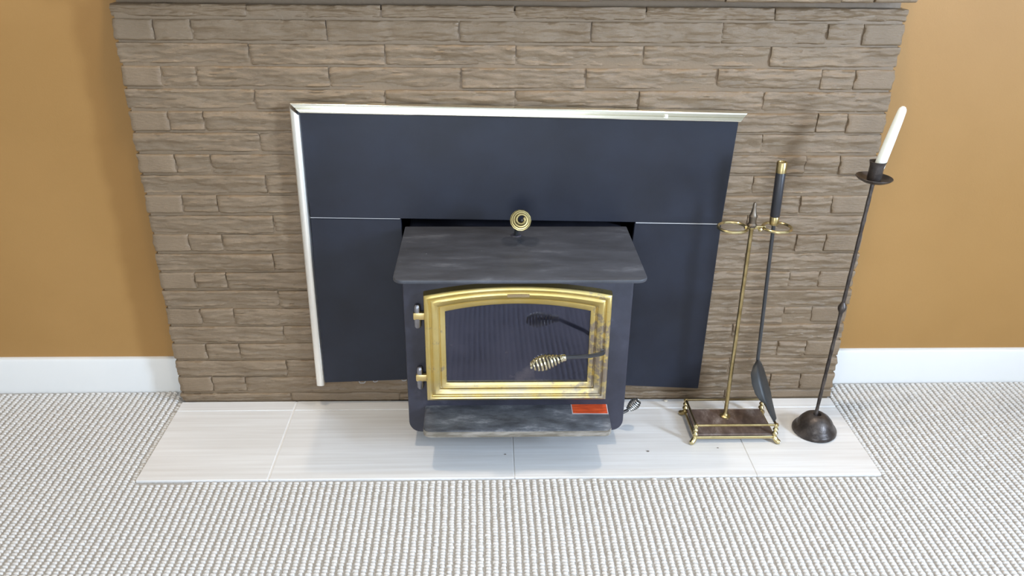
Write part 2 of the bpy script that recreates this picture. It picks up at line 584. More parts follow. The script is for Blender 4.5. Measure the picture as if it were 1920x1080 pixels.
m.box(OPX0, OPX1, 0.54, 0.56, ZF, OPZ + 0.02); m.box(OPX0, OPX1, 0.16, 0.54, OPZ, OPZ + 0.02)
m.box(OPX0, OPX1, 0.0, 0.54, ZF, -0.001)
m.build('firebox_lining', M_dark, chim, smooth=False)


def brick(x0, x1, z0, z1, y0, depth, seed, rough, end=0):
    """one brick: rough split front facing -y, rounded irregular arris"""
    Lx, H = x1 - x0, z1 - z0
    nx = max(8, int(Lx / 0.0070)); nz = 15
    off = seed * 7.31
    # heights of the grid rows: denser near the edges
    us = [0, 0.004] + [0.004 + (Lx - 0.008) * k / (nx - 2) for k in range(1, nx - 2)] + [Lx - 0.004, Lx]
    vs_ = [0, 0.0035] + [0.0035 + (H - 0.007) * k / (nz - 2) for k in range(1, nz - 2)] + [H - 0.0035, H]
    tilt = (random.random() - 0.5) * 0.0035
    proud = (random.random() - 0.5) * 0.004
    verts, faces = [], []
    for j, vv in enumerate(vs_):
        for i, uu in enumerate(us):
            X, Z = uu + off, vv
            t = vv / H
            if rough:
                rl = 0.52 + 0.22 * noise.noise((X * 11, seed, 0.3))
                step = 1 / (1 + math.exp(-(t - rl) * 22))            # 1 above the break line
                n1 = noise.noise((X * 13, Z * 95 + seed, 1.7))
                n2 = noise.noise((X * 30, Z * 230, 5.1 + seed))
                big = noise.noise((X * 6, Z * 20, seed + 9.0))
                d = proud + tilt * (uu / Lx - 0.5) * 2
                d += 0.0064 * (step - 0.45) * (0.6 + 0.8 * noise.noise((X * 7, 3.3, seed)))
                q = n1 * 2.2
                q = math.floor(q) + min(1.0, (q - math.floor(q)) * 2.6)  # flaky terraces
                rg = 1 - abs(noise.noise((X * 20, Z * 110, seed + 3.0))) * 3.2
                rg2 = 1 - abs(noise.noise((X * 45, Z * 200, seed + 6.0))) * 3.2
                d += 0.0019 * q + 0.0012 * n2 + 0.0024 * big - 0.0022 * max(0, rg) ** 2 - 0.0012 * max(0, rg2) ** 2
            else:
                d = proud + 0.0012 * noise.noise((X * 20, Z * 30, seed)) + 0.001
            rr = 0.0042
            eh, ev = min(vv * 1.2, (H - vv) * 1.2), min(uu, Lx - uu)
            if eh < rr:
                d -= (0.0036 if vv < H / 2 else 0.0028) * (1 - eh / rr) ** 1.5
            if ev < rr:
                d -= (0.0026 if end and not rough else 0.0017) * (1 - ev / rr) ** 1.5
            jx = 0.0014 * noise.noise((Z * 60 + seed, X * 3, 2.2)) if i in (0, len(us) - 1) else 0
            jz = 0.0012 * noise.noise((X * 22, seed, 8.8)) if j in (0, len(vs_) - 1) else 0
            verts.append((x0 + uu + jx * (2.6 if end else 1), y0 - d, z0 + vv + jz))
    n, mrows = len(us), len(vs_)
    for j in range(mrows - 1):
        for i in range(n - 1):
            faces.append((j * n + i, j * n + i + 1, (j + 1) * n + i + 1, (j + 1) * n + i))
    ring = [i for i in range(n)] + [j * n + n - 1 for j in range(1, mrows)] + \
           [(mrows - 1) * n + i for i in range(n - 2, -1, -1)] + [j * n for j in range(mrows - 2, 0, -1)]
    base = len(verts)
    for r in ring:
        p = verts[r]
        verts.append((p[0], y0 + depth, p[2]))
    k = len(ring)
    for a in range(k):
        b_ = (a + 1) % k
        faces.append((ring[a], base + a, base + b_, ring[b_]))
    me = bpy.data.meshes.new('brick')
    me.from_pydata(verts, [], faces)
    me.polygons.foreach_set('use_smooth', [True] * len(me.polygons))
    me.update()
    bm = bmesh.new(); bm.from_mesh(me)
    bmesh.ops.recalc_face_normals(bm, faces=bm.faces)
    for e in bm.edges:
        if len(e.link_faces) == 2 and e.calc_face_angle(0) > 0.9:
            e.smooth = False
    bm.to_mesh(me); bm.free()
    return new_obj('brick', me, M_brick, chim)


Z0, DZ, JT = 0.0285, 0.0527, 0.0050
LB = 0.3050
JV = 0.0030
# surround footprint: bricks wholly behind it are not seen
SUR = (-0.500, 0.520, 0.10, 0.795)
seed = 1
courses = [(-1, 0.0, Z0)] + [(k, Z0 + DZ * k, Z0 + DZ * (k + 1)) for k in range(0, 20)]
courses += [(20, 1.0745, 1.0745 + DZ), (21, 1.0745 + DZ, 1.0745 + 2 * DZ), (22, 1.0745 + 2 * DZ, 1.0745 + 3 * DZ)]
# the course that starts at z=0.18 (k=3 -> 0.1866) alternates: even index = long ends, odd = header ends
for (k, za, zb) in courses:
    long_end = (k % 2 == 1)
    xs = [-W2B]
    if long_end:
        x = -W2B + LB
    else:
        xs.append(-W2B + 0.092)
        x = -W2B + 0.092 + 0.085
    while x < W2B - 0.05:
        xs.append(x + random.uniform(-0.006, 0.006))
        x += LB
    # right-hand end mirrors the left
    xs = [x for x in xs if x < W2B - (0.22 if long_end else 0.24)]
    if long_end:
        if xs[-1] < W2B - LB - 0.13: xs.append(W2B - LB + random.uniform(-0.01, 0.01))
    else:
        if xs[-1] > W2B - 0.30: pass
        xs += [W2B - 0.178 + random.uniform(-0.008, 0.008), W2B - 0.096]
    xs.append(W2B)
    corb = 0.0
    if k >= 20: corb = 0.034
    for i in range(len(xs) - 1):
        a, b2 = xs[i], xs[i + 1]
        first, last = i == 0, i == len(xs) - 2
        seed += 1
        ja = 0 if first else JV / 2
        jb = 0 if last else JV / 2
        z_lo, z_hi = za + (0.0 if k == -1 else JT / 2), zb - JT / 2
        if k == 19: z_hi = 1.0745 - 0.014
        if a > SUR[0] and b2 < SUR[1] and za > SUR[2] and zb < SUR[3]:
            continue
        ox0, ox1 = (NX0, NX1) if zb < NZ + 0.01 else (OPX0, OPX1)
        if b2 > ox0 and a < ox1 and zb < OPZ:
            # keep the firebox opening free
            if a < ox0 - 0.02: b2 = ox0
            elif b2 > ox1 + 0.02: a = ox1
            else: continue
        header = (not long_end) and (first or last)
        rough = (not header) and k != -1
        if k == -1: rough = seed % 2 == 0
        jit = random.uniform(-0.0015, 0.0015)
        brick(a + ja, b2 - jb, z_lo + jit, z_hi + jit * 0.5, -corb, (0.085 if (first or last) else 0.016) + corb, seed, rough, first or last)

# ------------------------------------------------------------------ hearth
HX, HD = 0.915, 0.347
hearth = empty('hearth')
tag(hearth, 'white streaked stone tile hearth in front of the stove', 'hearth')
m = MB(); m.box(-HX + 0.001, HX - 0.001, -HD + 0.002, 0.0, ZF, -0.0022)
m.build('grout_bed', M_grout, hearth, smooth=False)
jx = [-HX, -0.597, 0.003, 0.603, HX]
SP = -0.047
for i in range(4):
    gj = [0.0, 0.0024, 0.0010, 0.0008, 0.0]       # half joint widths
    g0, g1 = gj[i], gj[i + 1]
    m = MB(); m.box(jx[i] + g0, jx[i + 1] - g1, -HD, SP - 0.0016, ZF, 0.0)
    m.build('tile', M_tile, hearth, bevel=0.001, seg=1)
    m = MB(); m.box(jx[i] + g0, jx[i + 1] - g1, SP + 0.0016, -0.001, ZF, 0.0)
    m.build('tile', M_tile, hearth, bevel=0.001, seg=1)

# ------------------------------------------------------------------ carpet loops
PX, PY = 0.0165, 0.0094
cx0, cx1, cy0, cy1 = -2.3, 2.3, -1.75, 0.09
nc, nr = int((cx1 - cx0) / PX), int((cy1 - cy0) / PY)
rng = np.random.default_rng(3)
ci, ri = np.meshgrid(np.arange(nc), np.arange(nr), indexing='ij')
ci, ri = ci.ravel(), ri.ravel()
lx = cx0 + (ci + 0.5) * PX
ly = cy0 + (ri + 0.5) * PY
wave = 0.0022 * np.sin(ly * 9 + 0.7)
lx = lx + wave + rng.normal(0, 0.00035, lx.size)
ly = ly + 0.0025 * np.sin(lx * 5.0) + rng.normal(0, 0.0003, lx.size)
keep = ~((np.abs(lx) < HX + 0.0065) & (ly > -HD - 0.0052))
keep &= ~((lx < 0) & (ly > YL - 0.018)) & ~((lx > 0) & (ly > YR - 0.018))
lx, ly = lx[keep], ly[keep]
n = lx.size
hw = 0.0057 * (1 + rng.normal(0, 0.07, n)); hd = 0.0037 * (1 + rng.normal(0, 0.06, n))
tz = -0.0028 + rng.normal(0, 0.0005, n)
ang = rng.normal(0.04, 0.05, n)
ca_, sa_ = np.cos(ang), np.sin(ang)
V = np.zeros((n, 12, 3), dtype=np.float32)
for q, (sx, sy, k, zz) in enumerate([(-1, -1, 1.0, 0), (1, -1, 1.0, 0), (1, 1, 1.0, 0), (-1, 1, 1.0, 0),
                                      (-1, -1, 0.92, 0.62), (1, -1, 0.92, 0.62), (1, 1, 0.92, 0.62), (-1, 1, 0.92, 0.62),
                                      (-1, -1, 0.5, 1), (1, -1, 0.5, 1), (1, 1, 0.5, 1), (-1, 1, 0.5, 1)]):
    dx, dy = sx * hw * k, sy * hd * k
    V[:, q, 0] = lx + dx * ca_ - dy * sa_
    V[:, q, 1] = ly + dx * sa_ + dy * ca_
    V[:, q, 2] = ZF + 0.0 + (tz - ZF) * zz
Q = []
for a in (0, 4):
    for s in range(4):
        Q.append((a + s, a + (s + 1) % 4, a + 4 + (s + 1) % 4, a + 4 + s))
Q.append((8, 9, 10, 11))
Q = np.array(Q, dtype=np.int32)
FQ = (Q[None, :, :] + (np.arange(n, dtype=np.int32) * 12)[:, None, None]).reshape(-1)
me = bpy.data.meshes.new('carpet_loops')
me.vertices.add(n * 12); me.vertices.foreach_set('co', V.ravel())
nf = n * 9
me.loops.add(nf * 4); me.loops.foreach_set('vertex_index', FQ)
me.polygons.add(nf)
me.polygons.foreach_set('loop_start', np.arange(nf, dtype=np.int32) * 4)
me.polygons.foreach_set('loop_total', np.full(nf, 4, dtype=np.int32))
me.polygons.foreach_set('use_smooth', np.ones(nf, dtype=bool))
me.update(calc_edges=True)
lo = new_obj('carpet_loops', me, M_loop, floor)
tag(lo, kind='stuff')

# ------------------------------------------------------------------ stove surround
sur = empty('stove_surround')
tag(sur, 'black steel surround panels with pale brass edging behind the stove', 'surround')
YP0, YP1 = -0.022, -0.009


def panel(poly, y0=YP0, y1=YP1, lit_top=None):
    m = MB(); m.prism(poly, y0, y1)
    p = m.build('panel', M_panel, sur, bevel=0.0012, seg=1)
    return p


panel([(-0.512, 0.832), (0.545, 0.812), (0.5335, 0.5395), (-0.5045, 0.5565)])
pl = panel([(-0.5050, 0.5535), (-0.279, 0.5505), (-0.262, 0.082), (-0.513, 0.073)])
pr_ = panel([(0.312, 0.5405), (0.5335, 0.5360), (0.526, 0.047), (0.285, 0.060)])
# pale strips on the lower panels' upper edges, painted as edges catching light
m = MB(); m.prism([(-0.5045, 0.5562), (-0.281, 0.5532), (-0.281, 0.5520), (-0.5045, 0.5550)], YP0 - 0.0008, YP1)
m.build('lit_edge', M_edge, pl, smooth=False)
m = MB(); m.prism([(0.314, 0.5428), (0.533, 0.5390), (0.533, 0.5370), (0.314, 0.5408)], YP0 - 0.0008, YP1)
m.build('lit_edge', M_edge, pr_, smooth=False)


def moulding(name, o0, o1, i0, i1, prof, material, nseg=1):
    """strip between outer line o0-o1 and inner line i0-i1 (x, z); prof = [(t, y)]"""
    vs, fs = [], []
    n = len(prof)
    for s in range(nseg + 1):
        f = s / nseg
        for (t, y) in prof:
            ox, oz = o0[0] + (o1[0] - o0[0]) * f, o0[1] + (o1[1] - o0[1]) * f
            ix, iz = i0[0] + (i1[0] - i0[0]) * f, i0[1] + (i1[1] - i0[1]) * f
            vs.append((ox + (ix - ox) * t, y, oz + (iz - oz) * t))
    for s in range(nseg):
        for k in range(n):
            a, b_ = s * n + k, s * n + (k + 1) % n
            fs.append((a, b_, b_ + n, a + n))
    fs.append(tuple(range(n))); fs.append(tuple(nseg * n + k for k in range(n - 1, -1, -1)))
    return mesh_from(name, vs, fs, material, sur, angle=0.7)


PT = [(0, -0.008), (0, -0.020), (0.04, -0.0248), (0.10, -0.0266), (0.25, -0.0274), (0.45, -0.0286), (0.47, -0.0245), (0.53, -0.0243),
      (0.56, -0.0290), (0.70, -0.0296), (0.84, -0.0302), (0.92, -0.0292), (1.0, -0.0255), (1.0, -0.008)]
moulding('top_trim', (-0.527, 0.8445), (0.5635, 0.8250), (-0.5015, 0.8195), (0.5460, 0.8015), PT, M_trim, 1)
PSd = [(0, -0.008), (0, -0.0215), (0.05, -0.0282), (0.16, -0.0312), (0.34, -0.0324), (0.5, -0.0328), (0.66, -0.0324), (0.84, -0.0312),
       (0.95, -0.0282), (1.0, -0.0235), (1.0, -0.008)]
moulding('side_trim', (-0.5285, 0.8360), (-0.5325, 0.0690), (-0.5050, 0.8140), (-0.5085, 0.0690), PSd, M_trim_side, 1)
# shreds of insulation hanging below the left panel
for (x, z, r, a0) in ((-0.408, 0.0745, 0.0085, 2.6), (-0.372, 0.0765, 0.0060, 3.0), (-0.293, 0.0800, 0.0065, 2.8)):
    m = MB()
    m.tube([(x + r * math.cos(a0 + 0.45 * k), -0.018 + 0.001 * math.sin(k * 1.7), z + r * 0.7 * math.sin(a0 + 0.45 * k)) for k in range(9)], 0.0011, 6)
    m.build('insulation_shred', M_edge, pl)
# small white mark on the top trim
m = MB(); m.box(0.3620, 0.3690, -0.0375, -0.030, 0.8125, 0.8215)
m.build('white_mark', M_white, sur, bevel=0.0008, seg=1)

# ------------------------------------------------------------------ stove
stove = empty('wood_stove')
tag(stove, 'black steel fireplace insert stove with arched gold door', 'stove')
YB = -0.220
# body: rounded lower corners, set back into the firebox
m = MB(); m.prism(rounded_rect(-0.262, 0.284, 0.046, 0.522, 0.030, 6, (1, 1, 0, 0)), YB, 0.30)
m.build('body', M_iron, stove, bevel=0.004, seg=2)
m = MB(); m.box(-0.20, 0.222, -0.13, 0.28, 0.0, 0.047)
m.build('pedestal', M_iron, stove, bevel=0.003)
# overhanging top plate, front corners rounded
m = MB()
poly = rounded_rect(-0.270, 0.292, -0.345, -0.018, 0.024, 7, (1, 1, 0, 0))
m.prism_z(poly, 0.522, 0.531)
m.build('top_plate', M_slab, stove, bevel=0.0025, seg=2)
# dusty ash lip below the door
m = MB()
poly = rounded_rect(-0.219, 0.240, -0.322, -0.205, 0.020, 6, (1, 1, 0, 0))
m.prism_z(poly, 0.101, 0.119)
for v_ in m.v:
    v_.z += 0.009 * max(0.0, (v_.y + 0.30) / 0.095)     # rises slightly towards the door
lip = m.build('ash_lip', M_lip, stove, bevel=0.0035, seg=2)
# rubbed front edge strip
m = MB()
pts = [p for p in rounded_rect(-0.2195, 0.2405, -0.3228, -0.205, 0.0205, 8, (1, 1, 0, 0))]
fr_ = [p for p in pts if p[1] < -0.300]
fr_.sort(key=lambda p: p[0])
vs, fs = [], []
for (x, y) in fr_:
    vs += [(x, y, 0.1022), (x, y, 0.1172), (x, y + 0.0012, 0.1172), (x, y + 0.0012, 0.1022)]
for i in range(len(fr_) - 1):
    for k in range(4):
        fs.append((4 * i + k, 4 * i + (k + 1) % 4, 4 * i + 4 + (k + 1) % 4, 4 * i + 4 + k))
m.add(vs, fs); m.build('lip_edge', M_lip_edge, lip)
# red warning label with pale border on the lip
def on_lip(poly, h0, h1):
    m = MB(); m.prism_z(poly, h0, h1)
    for v_ in m.v:
        v_.z += 0.009 * max(0.0, (v_.y + 0.30) / 0.095)
    return m


lab = on_lip([(0.148, -0.2570), (0.2385, -0.2585), (0.2395, -0.2080), (0.147, -0.2070)], 0.1185, 0.1194).build('warning_label', M_label_edge, lip, smooth=False)
lab['label'] = 'red warning label with pale border'
on_lip([(0.1505, -0.2545), (0.2365, -0.2560), (0.237, -0.2165), (0.1495, -0.2160)], 0.1192, 0.1197).build('label_print', M_red, lip, smooth=False)

# arched door: rings from the outer to the inner outline
XO = (-0.2125, 0.2320); ZB_O, ZT_O, ZA_O = 0.1555, 0.4455, 0.4690
XI = (-0.1630, 0.1835); ZB_I, ZT_I, ZA_I = 0.2010, 0.3970, 0.4170


def outline(X, zb, zt, za, r, nb=12, ns=10, na=28):
    pts = []
    x0, x1 = X
    for i in range(nb): pts.append((x0 + (x1 - x0) * i / nb, zb))
    for i in range(ns): pts.append((x1, zb + (zt - zb) * i / ns))
    h = za - zt; c = (x1 - x0) / 2; R = (c * c + h * h) / (2 * h); mx = (x0 + x1) / 2; zc = za - R
    a = math.asin(c / R)
    for i in range(na):
        t = a - 2 * a * i / na
        pts.append((mx + R * math.sin(t), zc + R * math.cos(t)))
    for i in range(ns): pts.append((x0, zt - (zt - zb) * i / ns))
    return pts


oo, ii = outline(XO, ZB_O, ZT_O, ZA_O, 0), outline(XI, ZB_I, ZT_I, ZA_I, 0)
prof = [(0.0, 0.0), (0.0, 0.017), (0.03, 0.0225), (0.09, 0.0252), (0.17, 0.0262), (0.25, 0.0248), (0.29, 0.0212), (0.32, 0.0205),
        (0.36, 0.0222), (0.44, 0.0232), (0.60, 0.0205), (0.67, 0.0178), (0.69, 0.0125), (0.72, 0.0120), (0.76, 0.0138), (0.94, 0.0125),
        (0.99, 0.0110), (1.0, 0.0085), (1.0, 0.0)]
vs, fs = [], []
n = len(oo)
for (t, d) in prof:
    for a_, b_ in zip(oo, ii):
        vs.append((a_[0] + (b_[0] - a_[0]) * t, YB - d, a_[1] + (b_[1] - a_[1]) * t))
for k in range(len(prof) - 1):
    for i in range(n):
        j = (i + 1) % n
        fs.append((k * n + i, k * n + j, (k + 1) * n + j, (k + 1) * n + i))
door = mesh_from('door', vs, fs, M_gold, stove, angle=0.5)
door['label'] = 'arched gold stove door frame with tarnish on its handle side'
# glass pane
vs = [(p[0], YB - 0.006, p[1]) for p in ii] + [(p[0], YB - 0.001, p[1]) for p in ii]
fs = [tuple(range(n)), tuple(range(2 * n - 1, n - 1, -1))] + [(i, (i + 1) % n, (i + 1) % n + n, i + n) for i in range(n)]
gl = mesh_from('glass_pane', vs, fs, M_glass, door); gl['label'] = 'dark sooty glass pane of the stove door'
# worn nameplate on the arch
vs, fs = [], []
R_ = None
for i in range(9):
    x = -0.016 + 0.052 * i / 8
    zc = 0.4445 - (x - 0.0098) ** 2 * 0.47
    for (dz, dy) in ((-0.0042, 0.021), (-0.0038, 0.0238), (0.0038, 0.0243), (0.0042, 0.021)):
        vs.append((x, YB - dy, zc + dz))
for i in range(8):
    for k in range(3):
        fs.append((4 * i + k, 4 * i + 4 + k, 4 * i + 5 + k, 4 * i + k + 1))
mesh_from('nameplate', vs, fs, M_name, door)
# hinges: gold tab on the door, steel pin on the body
for zc in (0.3880, 0.2180):
    m = MB(); m.box(-0.2385, -0.2100, YB - 0.0170, YB - 0.0040, zc - 0.0110, zc + 0.0080)
    m.build('hinge_tab', M_hinge, door, bevel=0.003, seg=2)
    m = MB()
    m.lathe([(0.0, 0.0365), (0.0045, 0.0355), (0.0070, 0.032), (0.0078, 0.026), (0.0078, 0.010), (0.0078, 0.009)], (-0.2285, YB - 0.0085, zc - 0.0085), seg=14)
    m.lathe([(0.0, -0.026), (0.0060, -0.0255), (0.0085, -0.022), (0.0092, 0.0)], (-0.2285, YB - 0.0085, zc - 0.0085), seg=14)
    m.build('hinge_pin', M_pin, stove)


def coil(p0, p1, rfun, turns, wire, per=14):
    p0, p1 = Vector(p0), Vector(p1)
    ax = (p1 - p0); Ln = ax.length; ax.normalize()
    e1 = ax.orthogonal().normalized(); e2 = ax.cross(e1)
    pts = []
    nn = int(turns * per)
    for i in range(nn + 1):
        s = i / nn
        a = 2 * math.pi * turns * s
        pts.append(p0 + ax * (Ln * s) + rfun(s) * (math.cos(a) * e1 + math.sin(a) * e2))
    m = MB(); m.tube(pts, wire, seg=7)
    return m


# door handle: steel bar bent out from the latch, beehive wire grip
m = MB()
m.tube([(0.218, YB - 0.020, 0.2900), (0.214, YB - 0.034, 0.2945), (0.205, YB - 0.046, 0.2990), (0.179, YB - 0.070, 0.3080), (0.112, -0.325, 0.3245), (0.060, -0.336, 0.3175)],
       [0.0058, 0.0058, 0.0055, 0.0050, 0.0045, 0.0038], 10)
hb = m.build('door_handle', M_rod, door)
bee = lambda s: 0.0062 + 0.0128 * math.sin(math.pi * min(1, (s ** 1.55) * 0.97)) ** 0.9 - 0.002 * s
m = coil((0.116, -0.3240, 0.3240), (0.037, -0.3385, 0.3120), bee, 10.0, 0.0027)
m.build('wire_grip', M_nickel, hb)
m = MB(); m.lathe([(0.0075, 0), (0.0088, 0.002), (0.0088, 0.012), (0.0075, 0.014)], (0.118, -0.3235, 0.3243), (-0.976, -0.18, -0.12), seg=14)
m.build('grip_collar', M_nickel, hb)
m = MB(); m.lathe([(0.0, 0.006), (0.006, 0.005), (0.009, 0.002), (0.009, 0.0)], (0.218, YB - 0.0195, 0.2900), (0, -1, 0), seg=16)
m.build('latch_boss', M_pin, door)

# damper rod with coil knob standing out of the top plate
m = MB()
m.tube([(0.008, -0.080, 0.5305), (0.010, -0.088, 0.550), (0.014, -0.100, 0.5715), (0.019, -0.125, 0.587), (0.020, -0.150, 0.597)], [0.0062, 0.0058, 0.005, 0.0045, 0.003], 10)
dr = m.build('damper_rod', M_rod, stove)
m = coil((0.017, -0.108, 0.580), (0.0185, -0.158, 0.601), lambda s: 0.0035 + 0.0200 * math.sin(math.pi * (0.10 + 0.86 * s ** 0.62)) ** 0.8, 5.5, 0.0031)
m.build('coil_knob', M_wire_gold, dr)
m = MB(); m.lathe([(0.0, 0.0022), (0.012, 0.002), (0.014, 0.0)], (0.008, -0.080, 0.5308), seg=18)
m.build('rod_collar', M_iron, dr)

# air control rod with small coil knob at the lower right
m = MB()
m.tube([(0.270, -0.150, 0.052), (0.296, -0.150, 0.0555), (0.306, -0.150, 0.061), (0.318, -0.150, 0.0745), (0.329, -0.150, 0.086)], [0.0045, 0.0045, 0.0042, 0.004, 0.003], 8)
ar = m.build('air_control_rod', M_rod, stove)
m = coil((0.309, -0.150, 0.064), (0.334, -0.150, 0.093), lambda s: 0.0045 + 0.0085 * math.sin(math.pi * min(1, (0.05 + 0.9 * s ** 1.3))) ** 0.8, 7.5, 0.0020)
m.build('coil_knob', M_wire_grey, ar)

# ------------------------------------------------------------------ fireplace tool stand
stand = empty('fire_tool_stand')
tag(stand, 'brass fireplace tool stand with rectangular footed tray and two ring hooks', 'tool stand')
TX0, TX1, TY0, TY1 = 0.4770, 0.6865, -0.2100, -0.0890
m = MB(); m.box(TX0 + 0.004, TX1 - 0.004, TY0 + 0.002, TY1 - 0.002, 0.0190, 0.0245)
m.build('tray_plate', M_marble, stand, bevel=0.001, seg=1)
# brass skirt around the plate
for (a0, a1, b0, b1) in ((TX0, TX1, TY0 - 0.002, TY0 + 0.002), (TX0, TX1, TY1 - 0.002, TY1 + 0.002), (TX0 - 0.002, TX0 + 0.002, TY0, TY1), (TX1 - 0.002, TX1 + 0.002, TY0, TY1)):
    m = MB(); m.box(a0, a1, b0, b1, 0.0115, 0.0195)
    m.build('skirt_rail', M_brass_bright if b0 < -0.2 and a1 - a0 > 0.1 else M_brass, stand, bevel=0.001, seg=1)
CORN = [(TX0, TY0, -1, -1), (TX1, TY0, 1, -1), (TX0, TY1, -1, 1), (TX1, TY1, 1, 1)]
for (x, y, sx, sy) in CORN:
    m = MB()
    m.lathe([(0.0055, 0.010), (0.0062, 0.016), (0.0050, 0.019), (0.0042, 0.022), (0.0075, 0.026), (0.0078, 0.029), (0.0050, 0.0325), (0.0040, 0.035),
             (0.0068, 0.0385), (0.0070, 0.041), (0.0048, 0.0445), (0.0042, 0.047), (0.0062, 0.050), (0.0065, 0.053), (0.0050, 0.057), (0.0, 0.0595)], (x, y, 0), seg=16)
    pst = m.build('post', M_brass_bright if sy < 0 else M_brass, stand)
    m = MB()
    m.tube([(x, y, 0.016), (x + sx * 0.002, y + sy * 0.002, 0.012), (x + sx * 0.006, y + sy * 0.006, 0.0075), (x + sx * 0.010, y + sy * 0.010, 0.0065), (x + sx * 0.013, y + sy * 0.012, 0.0062)],
           [0.0070, 0.0072, 0.0070, 0.0066, 0.0040], 12)
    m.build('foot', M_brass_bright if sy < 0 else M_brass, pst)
RZ = 0.0535
for (p, q) in (((TX0, TY0), (TX1, TY0)), ((TX0, TY1), (TX1, TY1)), ((TX0, TY0), (TX0, TY1)), ((TX1, TY0), (TX1, TY1))):
    m = MB(); m.tube([(p[0], p[1], RZ), (q[0], q[1], RZ)], 0.0032, 10)
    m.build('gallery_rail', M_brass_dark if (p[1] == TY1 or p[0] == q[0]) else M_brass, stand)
PXc, PYc = 0.5775, -0.125
m = MB(); m.lathe([(0.014, 0.0245), (0.014, 0.027), (0.009, 0.030), (0.0062, 0.034), (0.0052, 0.040), (0.0050, 0.560), (0.0062, 0.564), (0.0085, 0.567), (0.0085, 0.572)], (PXc, PYc, 0), seg=16)
m.build('pole', M_brass, stand)
m = MB(); m.lathe([(0.0085, 0.570), (0.0115, 0.574), (0.0118, 0.577), (0.0088, 0.581), (0.0092, 0.592), (0.0102, 0.596), (0.0102, 0.599), (0.0080, 0.602), (0.0066, 0.608), (0.0050, 0.616),
                   (0.0044, 0.622), (0.0042, 0.627), (0.0030, 0.632), (0.0, 0.634)], (PXc, PYc, 0), seg=18)
m.build('finial', M_finial, stand)


def ring_pts(cx, cy, cz, r, a0, a1, n=30):
    return [(cx + r * math.cos(a0 + (a1 - a0) * k / n), cy + r * math.sin(a0 + (a1 - a0) * k / n), cz) for k in range(n + 1)]


RHZ = 0.569
# left ring (empty), right ring (holds the shovel); small gap towards the outside front
m = MB(); m.tube(ring_pts(0.5310, PYc, RHZ, 0.0350, 0.0, 1.93 * math.pi), [0.0036] * 31, 10)
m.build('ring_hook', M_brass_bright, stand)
m = MB(); m.tube(ring_pts(0.6395, PYc, RHZ, 0.0340, math.pi, 2.93 * math.pi), [0.0036] * 31, 10)
m.build('ring_hook', M_brass_bright, stand)
m = MB(); m.tube([(0.560, PYc, RHZ), (0.610, PYc, RHZ)], [0.0045, 0.0045], 10)
m.lathe([(0.0, 0.006), (0.0045, 0.004), (0.006, 0), (0.0045, -0.004), (0, -0.006)], (0.597, PYc - 0.008, RHZ - 0.002), seg=12)
m.build('cross_bar', M_brass_bright, stand)

# ------------------------------------------------------------------ shovel hanging in the right ring
shovel = empty('fireplace_shovel')
tag(shovel, 'black fireplace shovel with brass capped grip hanging in the tool stand', 'shovel')
S0 = Vector((0.6275, -0.126, 0.7335)); S1 = Vector((0.6300, -0.126, 0.575)); S2 = Vector((0.6420, -0.127, 0.200))
axs = (S0 - S1).normalized()
m = MB(); m.lathe([(0.0105, 0.022), (0.0116, 0.024), (0.0116, 0.132), (0.0108, 0.1335)], S1, axs, seg=20)
m.build('grip', M_grip, shovel)
m = MB(); m.lathe([(0.0110, 0.132), (0.0122, 0.1325), (0.0122, 0.157), (0.0112, 0.1585), (0.0085, 0.1585), (0.0080, 0.1560), (0, 0.1560)], S1, axs, seg=20)
m.build('top_cap', M_brass, shovel)
m = MB(); m.lathe([(0.0060, 0.0), (0.0100, 0.002), (0.0112, 0.006), (0.0112, 0.022), (0.0100, 0.024)], S1, axs, seg=20)
m.build('ferrule', M_brass, shovel)
m = MB(); m.tube([S1, S1.lerp(S2, 0.5), S2, S2 + Vector((0.006, -0.008, -0.020))], [0.0046, 0.0046, 0.0046, 0.0042], 10)
m.build('shaft', M_rod, shovel)
# pan: floor sheet with back and side walls, leaning on the front rail
a = (Vector((0.6845, -0.198, 0.060)) - S2).normalized()
Lp = (Vector((0.6845, -0.198, 0.060)) - S2).length
vd = Vector((0.31, 0.81, -0.50))
w0 = (vd - a * a.dot(vd)).normalized()
n0 = a.cross(w0).normalized()
if n0.x > 0: n0 = -n0
th = math.radians(-13)
w = (w0 * math.cos(th) + n0 * math.sin(th)).normalized()
nn = a.cross(w).normalized()
if nn.x > 0: nn = -nn
rows = []
for s, hwid, wall in ((0.0, 0.008, 0.002), (0.06, 0.024, 0.010), (0.16, 0.038, 0.018), (0.32, 0.043, 0.021), (0.48, 0.044, 0.019), (0.60, 0.044, 0.012), (0.68, 0.034, 0.004), (0.84, 0.026, 0.002), (1.0, 0.018, 0.0)):
    c = S2 + a * (Lp * s)
    row = [c - w * (hwid * 1.05) + nn * wall, c - w * hwid + nn * wall * 0.35, c - w * hwid * 0.85, c - w * hwid * 0.4 - nn * 0.001, c - nn * 0.001,
           c + w * hwid * 0.4 - nn * 0.001, c + w * hwid * 0.85, c + w * hwid + nn * wall * 0.35, c + w * (hwid * 1.05) + nn * wall]
    rows.append(row)
vs, fs = [], []
R, Cn = len(rows), 9
for lay in (0, 1):
    for row in rows:
        for i, p in enumerate(row):
            vs.append(p - nn * (0.0022 * lay))
for r in range(R - 1):
    for c in range(Cn - 1):
        i0 = r * Cn + c
        fs.append((i0, i0 + 1, i0 + Cn + 1, i0 + Cn))
        o_ = R * Cn
        fs.append((o_ + i0, o_ + i0 + Cn, o_ + i0 + Cn + 1, o_ + i0 + 1))
border = [c for c in range(Cn)] + [r * Cn + Cn - 1 for r in range(1, R)] + [(R - 1) * Cn + c for c in range(Cn - 2, -1, -1)] + [r * Cn for r in range(R - 2, 0, -1)]
